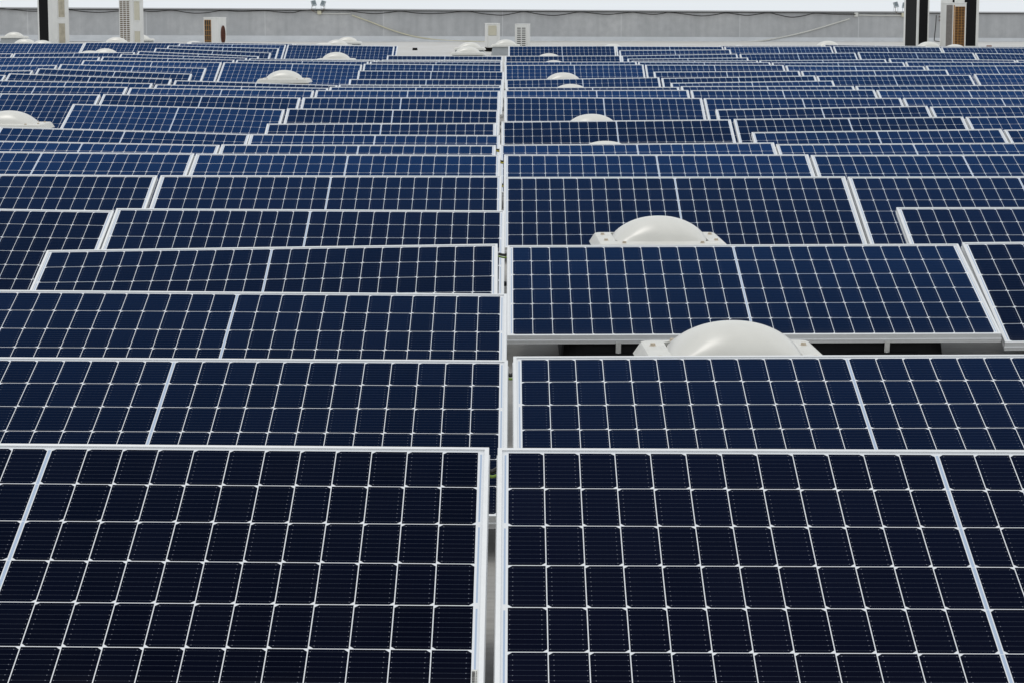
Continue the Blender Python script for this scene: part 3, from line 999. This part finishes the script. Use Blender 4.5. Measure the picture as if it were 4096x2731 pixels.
for x, y, lab, m_ in ((1278, 51, 'cream junction box below the left pair of floodlights', 'pvcy'), (3424, 60, 'white junction box at the left end of the straight right pipe', 'pvc'),
                      (3613, 61, 'cream junction box below the right pair of floodlights', 'pvcy')):
    t = thing('junction_box', lab, 'junction box', wallpt(x, y), group='junction boxes on the far wall')
    bm = bmesh.new()
    box(bm, -0.062, 0.062, -0.07, -0.002, -0.062, 0.062, 0.014)
    obj('box_body', bm, M[m_], t)
    bm = bmesh.new()
    box(bm, -0.052, 0.052, -0.078, -0.0705, -0.052, 0.052, 0.004)
    obj('box_lid', bm, M[m_], t)
for x, y, lean, lab in ((1254, 14, -12, 'left one of the left pair of floodlights on the coping'), (1291, 15, 14, 'right one of the left pair of floodlights on the coping'),
                        (3586, 20, -12, 'left one of the right pair of floodlights on the coping'), (3621, 23, 8, 'right one of the right pair of floodlights on the coping')):
    p = wallpt(x, y)
    tz = wallpt(x, top(x) - 4.6).z
    t = thing('floodlight', lab, 'floodlight', (p.x, WY + 0.1, tz), (0, 0, 0), 'floodlights on the wall coping')
    hz = p.z - tz
    bm = bmesh.new()
    box(bm, -0.075, 0.075, -0.025, 0.025, -0.085, 0.085, 0.008)
    b_ = obj('lamp_housing', bm, M['lampgrey'], t, (0, 0, hz))
    b_.rotation_euler = (R(-18), R(lean), R(-lean * 2))
    bm = bmesh.new()
    box(bm, -0.052, 0.052, -0.029, -0.0255, -0.045, 0.07, 0.0)
    g_ = obj('lamp_glass', bm, M['lampglass'], b_)
    bm = bmesh.new()
    box(bm, -0.065, -0.057, -0.015, 0.015, 0.0, hz - 0.02, 0.002)
    box(bm, 0.057, 0.065, -0.015, 0.015, 0.0, hz - 0.02, 0.002)
    box(bm, -0.0565, 0.0565, -0.015, 0.015, 0.0, 0.006, 0.001)
    obj('bracket', bm, M['lampgrey'], t)
    bx = 1278 if x < 2000 else 3613
    sgn = -1 if x < bx else 1
    pts = [wallpt(x + sgn * 4, y + 11, 0.02), wallpt(x + sgn * 6, y + 20, 0.09), wallpt(x + sgn * 3, y + 30, 0.1), wallpt(bx + sgn * 9, 53 if x < 2000 else 61, 0.05)]
    bm = bmesh.new()
    tube(bm, smooth_path([v - t.location for v in pts], 5), 0.007, 6)
    obj('lamp_cable', bm, M['brown'], t)

# ------------------------------------------------------------------ outdoor units
def grille(root, face, x0, x1, z0, z1, cols, rows, bar, barmat, backmat, off):
    """a louvred opening: dark backing, proud bars. face 'n' = narrow side (-y), 'r' = +x side, 'l' = -x side"""
    def bx(bm, a, b, c, d, e, f):
        if face == 'n':
            box(bm, a, b, off - f, off - e, c, d)
        elif face == 'r':
            box(bm, off + e, off + f, a, b, c, d)
        else:
            box(bm, off - f, off - e, a, b, c, d)
    bm = bmesh.new()
    bx(bm, x0, x1, z0, z1, 0.0005, 0.003)
    obj('grille_opening', bm, backmat, root)
    bm = bmesh.new()
    for i in range(cols + 1):
        x = x0 + (x1 - x0) * i / cols
        bx(bm, x - bar / 2, x + bar / 2, z0, z1, 0.0035, 0.010)
    for j in range(rows + 1):
        z = z0 + (z1 - z0) * j / rows
        bx(bm, x0, x1, z - bar / 2, z + bar / 2, 0.0036, 0.0085)
    obj('louvre_grille', bm, barmat, root)


def fan(root, off, yc, zc, r_, barmat, backmat, sy=1.0):
    bm = bmesh.new()
    b = bmesh.new()
    bmesh.ops.create_cone(b, cap_ends=True, segments=32, radius1=r_, radius2=r_, depth=0.004)
    merge(bm, b, 0, Matrix.Translation((off + 0.003, yc, zc)) @ Matrix.Diagonal((1, sy, 1, 1)) @ Matrix.Rotation(R(90), 4, 'Y'))
    obj('fan_opening', bm, backmat, root)
    bm = bmesh.new()
    for q_ in (0.25, 0.5, 0.75, 1.0):
        pts = [Vector((off + 0.014 + (1 - q_) * 0.02, yc + sy * r_ * q_ * math.cos(k * math.pi / 16), zc + r_ * q_ * math.sin(k * math.pi / 16))) for k in range(33)]
        tube(bm, pts, 0.006 if q_ < 1 else 0.012, 5)
    for k in range(12):
        a = k * math.pi / 6
        tube(bm, [Vector((off + 0.03, yc, zc)), Vector((off + 0.012, yc + sy * r_ * math.cos(a), zc + r_ * math.sin(a)))], 0.004, 5)
    obj('fan_guard', bm, barmat, root)


def recess(root, off, y0, y1, z0, z1, m_):
    bm = bmesh.new()
    box(bm, off + 0.0005, off + 0.003, y0, y1, z0, z1)
    obj('recessed_panel', bm, m_, root)
    bm = bmesh.new()
    for a, b, c, d in ((y0 - 0.02, y0, z0 - 0.02, z1 + 0.02), (y1, y1 + 0.02, z0 - 0.02, z1 + 0.02), (y0 + 0.0005, y1 - 0.0005, z0 - 0.02, z0), (y0 + 0.0005, y1 - 0.0005, z1, z1 + 0.02)):
        box(bm, off + 0.0006, off + 0.014, a, b, c, d, 0.002)
    obj('recess_rim', bm, M['acwhite'], root)


def unit(label, x, ypx, Y, yaw, a, b, h, cat='outdoor unit', foot=0.07):
    """box standing on the roof; x px of the near vertical corner line of the narrow face centre"""
    p = at(x, ypx, Y)
    z = roofz(p.x, p.y)
    t = thing('outdoor_unit', label, cat, (p.x, p.y, z), (0, 0, R(yaw)), 'air conditioning outdoor units by the far wall')
    bm = bmesh.new()
    box(bm, -a / 2, a / 2, 0, b, foot, h - 0.022, 0.012)
    obj('casing', bm, M['acwhite'], t)
    bm = bmesh.new()
    box(bm, -a / 2 - 0.006, a / 2 + 0.006, -0.006, b + 0.006, h - 0.0225, h, 0.010)
    obj('top_cover', bm, M['acwhite'], t)
    for yy in (0.10, b - 0.14):
        bm = bmesh.new()
        box(bm, -a / 2 - 0.02, a / 2 + 0.02, yy, yy + 0.06, -0.02, foot - 0.0005, 0.004)
        obj('foot', bm, M['tub'], t)
    return t


def coil_n(t, a, h, m_=None):
    bm = bmesh.new()
    box(bm, -a / 2 + 0.05, a / 2 - 0.045, -0.004, -0.0005, 0.11, h - 0.06)
    obj('coil', bm, m_ or M['acblack'], t)


UY = 59.6
BZ = 0
# far left, two fans seen edge-on
t = unit('tall outdoor unit at far left with black coil side and two stacked tan fans', 178, 200, UY, -21, 0.36, 0.92, 1.40)
coil_n(t, 0.36, 1.40)
recess(t, 0.18, 0.40, 0.70, 0.12, 0.70, M['actan'])
recess(t, 0.18, 0.40, 0.70, 0.86, 1.34, M['actan'])
# louvred tall one
t = unit('tall white outdoor unit with brown louvre slots left of the small rusty unit', 505, 200, UY, -9.5, 0.345, 0.92, 1.32)
grille(t, 'n', -0.155, 0.115, 0.13, 1.265, 3, 23, 0.016, M['acwhite'], M['slotbrown'], 0.0)
recess(t, 0.1725, 0.14, 0.58, 0.12, 0.50, M['accream'])
recess(t, 0.1725, 0.14, 0.58, 0.78, 1.26, M['accream'])
# small rusty
t = unit('small white outdoor unit with rust streaked grille and rusty fan', 843, 200, UY, -10.5, 0.36, 0.78, 0.845)
grille(t, 'n', -0.150, 0.015, 0.12, 0.775, 3, 5, 0.010, M['rust'], M['acslot'], 0.0)
fan(t, 0.18, 0.46, 0.40, 0.225, M['rustred'], M['rustred'], 0.72)
# middle pair
t = unit('small outdoor unit with a cream service cover, left of the tall grey curb', 1974, 212, 58.2, 4.5, 0.325, 0.78, 0.70, foot=0.10)
bm = bmesh.new()
box(bm, -0.128, 0.075, -0.022, -0.001, 0.40, 0.645, 0.006)
box(bm, -0.08, 0.02, -0.026, -0.0215, 0.615, 0.630, 0.001)
obj('service_cover', bm, M['accream'], t)
bm = bmesh.new()
box(bm, -0.132, 0.078, -0.035, -0.001, 0.10, 0.392, 0.008)
obj('valve_cover', bm, M['acwhite'], t)
t = unit('small white outdoor unit with two columns of dark slots, right of the grey curb', 2086, 212, 59.6, -4.5, 0.335, 0.78, 0.685)
grille(t, 'n', -0.125, 0.115, 0.12, 0.60, 2, 10, 0.024, M['acwhite'], M['acslot'], 0.0)
# right group
t = unit('tall outdoor unit with two black coil faces at the right end of the wall', 3690, 200, UY - 0.5, 12, 0.325, 0.92, 1.42)
coil_n(t, 0.325, 1.42)
bm = bmesh.new()
box(bm, -0.1665, -0.163, 0.05, 0.78, 0.11, 1.36)
obj('coil', bm, M['acblack'], t)
t = unit('outdoor unit with a rust orange louvre grille at right', 3836, 200, UY - 1.2, 12.5, 0.345, 0.80, 1.24)
grille(t, 'n', -0.128, 0.125, 0.10, 1.135, 3, 26, 0.0085, M['rust'], M['rustdark'], 0.0)
grille(t, 'l', 0.06, 0.42, 0.10, 1.175, 6, 36, 0.010, M['wire'], M['acslot'], -0.1725)
bm = bmesh.new()
box(bm, -0.171, -0.142, -0.0045, -0.001, 0.09, 1.175, 0.001)
obj('rusty_corner', bm, M['rust'], t)
t = unit('tall black faced outdoor unit standing behind the rusty grille unit', 3882, 200, UY + 1.2, 5, 0.40, 0.92, 1.43)
bm = bmesh.new()
box(bm, -0.19, 0.125, -0.004, -0.0005, 0.11, 1.37)
obj('coil', bm, M['acblack'], t)
t = unit('white outdoor unit mostly hidden behind the rusty grille unit at right', 3824, 200, UY + 3.2, 8, 0.36, 0.85, 1.42)
coil_n(t, 0.36, 1.42)

# pipes, valves, debris at the right
bm = bmesh.new()
tube(bm, smooth_path([at(3745, 62, 66), at(3743, 100, 66), at(3738, 150, 66), at(3738, 163, 66), at(3752, 167, 65.5), at(3790, 172, 64)], 5), 0.014, 6)
tag(obj('refrigerant_pipe', bm, M['cable']), 'black pipe running down the wall between the right outdoor units', 'pipe')
t = thing('pipe_valve', 'grey valve cluster on the wall left of the rusty grille unit', 'valve', wallpt(3762, 75))
bm = bmesh.new()
for dz in (0.055, -0.055):
    b = bmesh.new()
    bmesh.ops.create_uvsphere(b, u_segments=12, v_segments=8, radius=0.030)
    merge(bm, b, 0, Matrix.Translation((-0.04, -0.12, dz)))
tube(bm, [(-0.04, 0, 0.055), (-0.04, -0.12, 0.055), (0.06, -0.12, 0.02), (0.12, -0.1, -0.02)], 0.017, 7)
tube(bm, [(-0.04, 0, -0.055), (-0.04, -0.12, -0.055), (0.05, -0.12, -0.03), (0.12, -0.1, 0.04)], 0.017, 7)
obj('valve_body', bm, M['copper'], t)
p = at(3957, 179, 63)
bm = bmesh.new()
b = bmesh.new()
bmesh.ops.create_cube(b, size=1)
bmesh.ops.subdivide_edges(b, edges=b.edges[:], cuts=3, use_grid_fill=True)
for v in b.verts:
    v.co = Vector((v.co.x * 0.13, v.co.y * 0.08, v.co.z * 0.075)) + Vector((random.uniform(-1, 1), random.uniform(-1, 1), random.uniform(-1, 1))) * 0.008
merge(bm, b)
tag(obj('brick', bm, M['brick'], None, (p.x, p.y, roofz(p.x, p.y) + 0.03)), 'lone broken reddish brick on the roof at the far right', 'brick')
p = at(1660, 203, 59.5)
t = thing('roof_vent', 'small black vent stub on the bare pale roof left of the aisle end', 'vent', (p.x, p.y, roofz(p.x, p.y)))
bm = bmesh.new()
lo = [bm.verts.new(q_) for q_ in ((-0.07, -0.07, -0.02), (0.07, -0.07, -0.02), (0.07, 0.07, -0.02), (-0.07, 0.07, -0.02))]
hi = [bm.verts.new(q_) for q_ in ((-0.055, -0.055, 0.05), (0.055, -0.055, 0.05), (0.055, 0.055, 0.05), (-0.055, 0.055, 0.05))]
for k in range(4):
    bm.faces.new((lo[k], lo[(k + 1) % 4], hi[(k + 1) % 4], hi[k]))
obj('vent_body', bm, M['tub'], t)
bm = bmesh.new()
box(bm, -0.064, 0.064, -0.064, 0.064, 0.0505, 0.060, 0.003)
obj('vent_cap', bm, M['acslot'], t)

# ------------------------------------------------------------------ cables across the aisle
CAB = [(1940, 1899, 1998, 1899, 5.95, 'green', 'nearest green and yellow earth cable, in the gap between the front panels'),
       (2018, 1509, 2066, 1512, 7.55, 'green', 'green earth cable beside the lower corner left of the nearest skylight'),
       (1990, 1026, 2040, 1029, 11.0, 'green', 'green and black earth cable between the fourth panels at the aisle'),
       (2016, 1205, 2044, 1206, 10.35, 'cable', 'short black cable across the aisle behind the second panels'),
       (1998, 744, 2024, 745, 14.5, 'yellow', 'lower of two black and yellow cables across the aisle'),
       (1998, 651, 2024, 651, 16.3, 'yellow', 'upper of two black and yellow cables across the aisle'),
       (1980, 603, 2004, 606, 18.1, 'yellow', 'farthest thin yellow cable crossing the aisle')]
for x0, y0, x1, y1, Y, m_, lab in CAB:
    a, b = at(x0, y0, Y), at(x1, y1, Y)
    t = thing('earth_cable', lab, 'cable', (a + b) / 2, group='cables crossing the aisle')
    o0 = t.location.copy()
    mid = (a + b) / 2 - Vector((0, 0, 0.004))
    bm = bmesh.new()
    tube(bm, smooth_path([a - o0 - Vector((0.05, 0, 0)), a - o0, mid - o0, b - o0, b - o0 + Vector((0.05, 0, 0))], 4), 0.004 if m_ != 'yellow' else 0.006, 8)
    obj('insulated_wire', bm, M[m_], t)
    if m_ != 'cable':
        bm = bmesh.new()
        up = Vector((0, 0.012, 0.011))
        tube(bm, smooth_path([a - o0 + up - Vector((0.05, 0, 0)), a - o0 + up, mid - o0 + up, b - o0 + up + Vector((0, 0, 0.004)), b - o0 + up + Vector((0.05, 0, 0))], 4), 0.0065, 8)
        obj('black_wire', bm, M['cable'], t)
a, b = at(2016, 1136, 10.55), at(2062, 1136, 10.55)
bm = bmesh.new()
n = 40
pts = [a.lerp(b, k / n) for k in range(n + 1)]
rings = []
for k, p in enumerate(pts):
    r_ = 0.012 if k % 2 else 0.0095
    rings.append([bm.verts.new(p + r_ * Vector((0, math.cos(q_ * math.pi / 6), math.sin(q_ * math.pi / 6)))) for q_ in range(12)])
for k in range(n):
    for q_ in range(12):
        bm.faces.new((rings[k][q_], rings[k][(q_ + 1) % 12], rings[k + 1][(q_ + 1) % 12], rings[k + 1][q_]))
tag(obj('corrugated_hose', bm, M['corr']), 'grey corrugated hose end poking into the aisle beside the third left panel', 'hose')
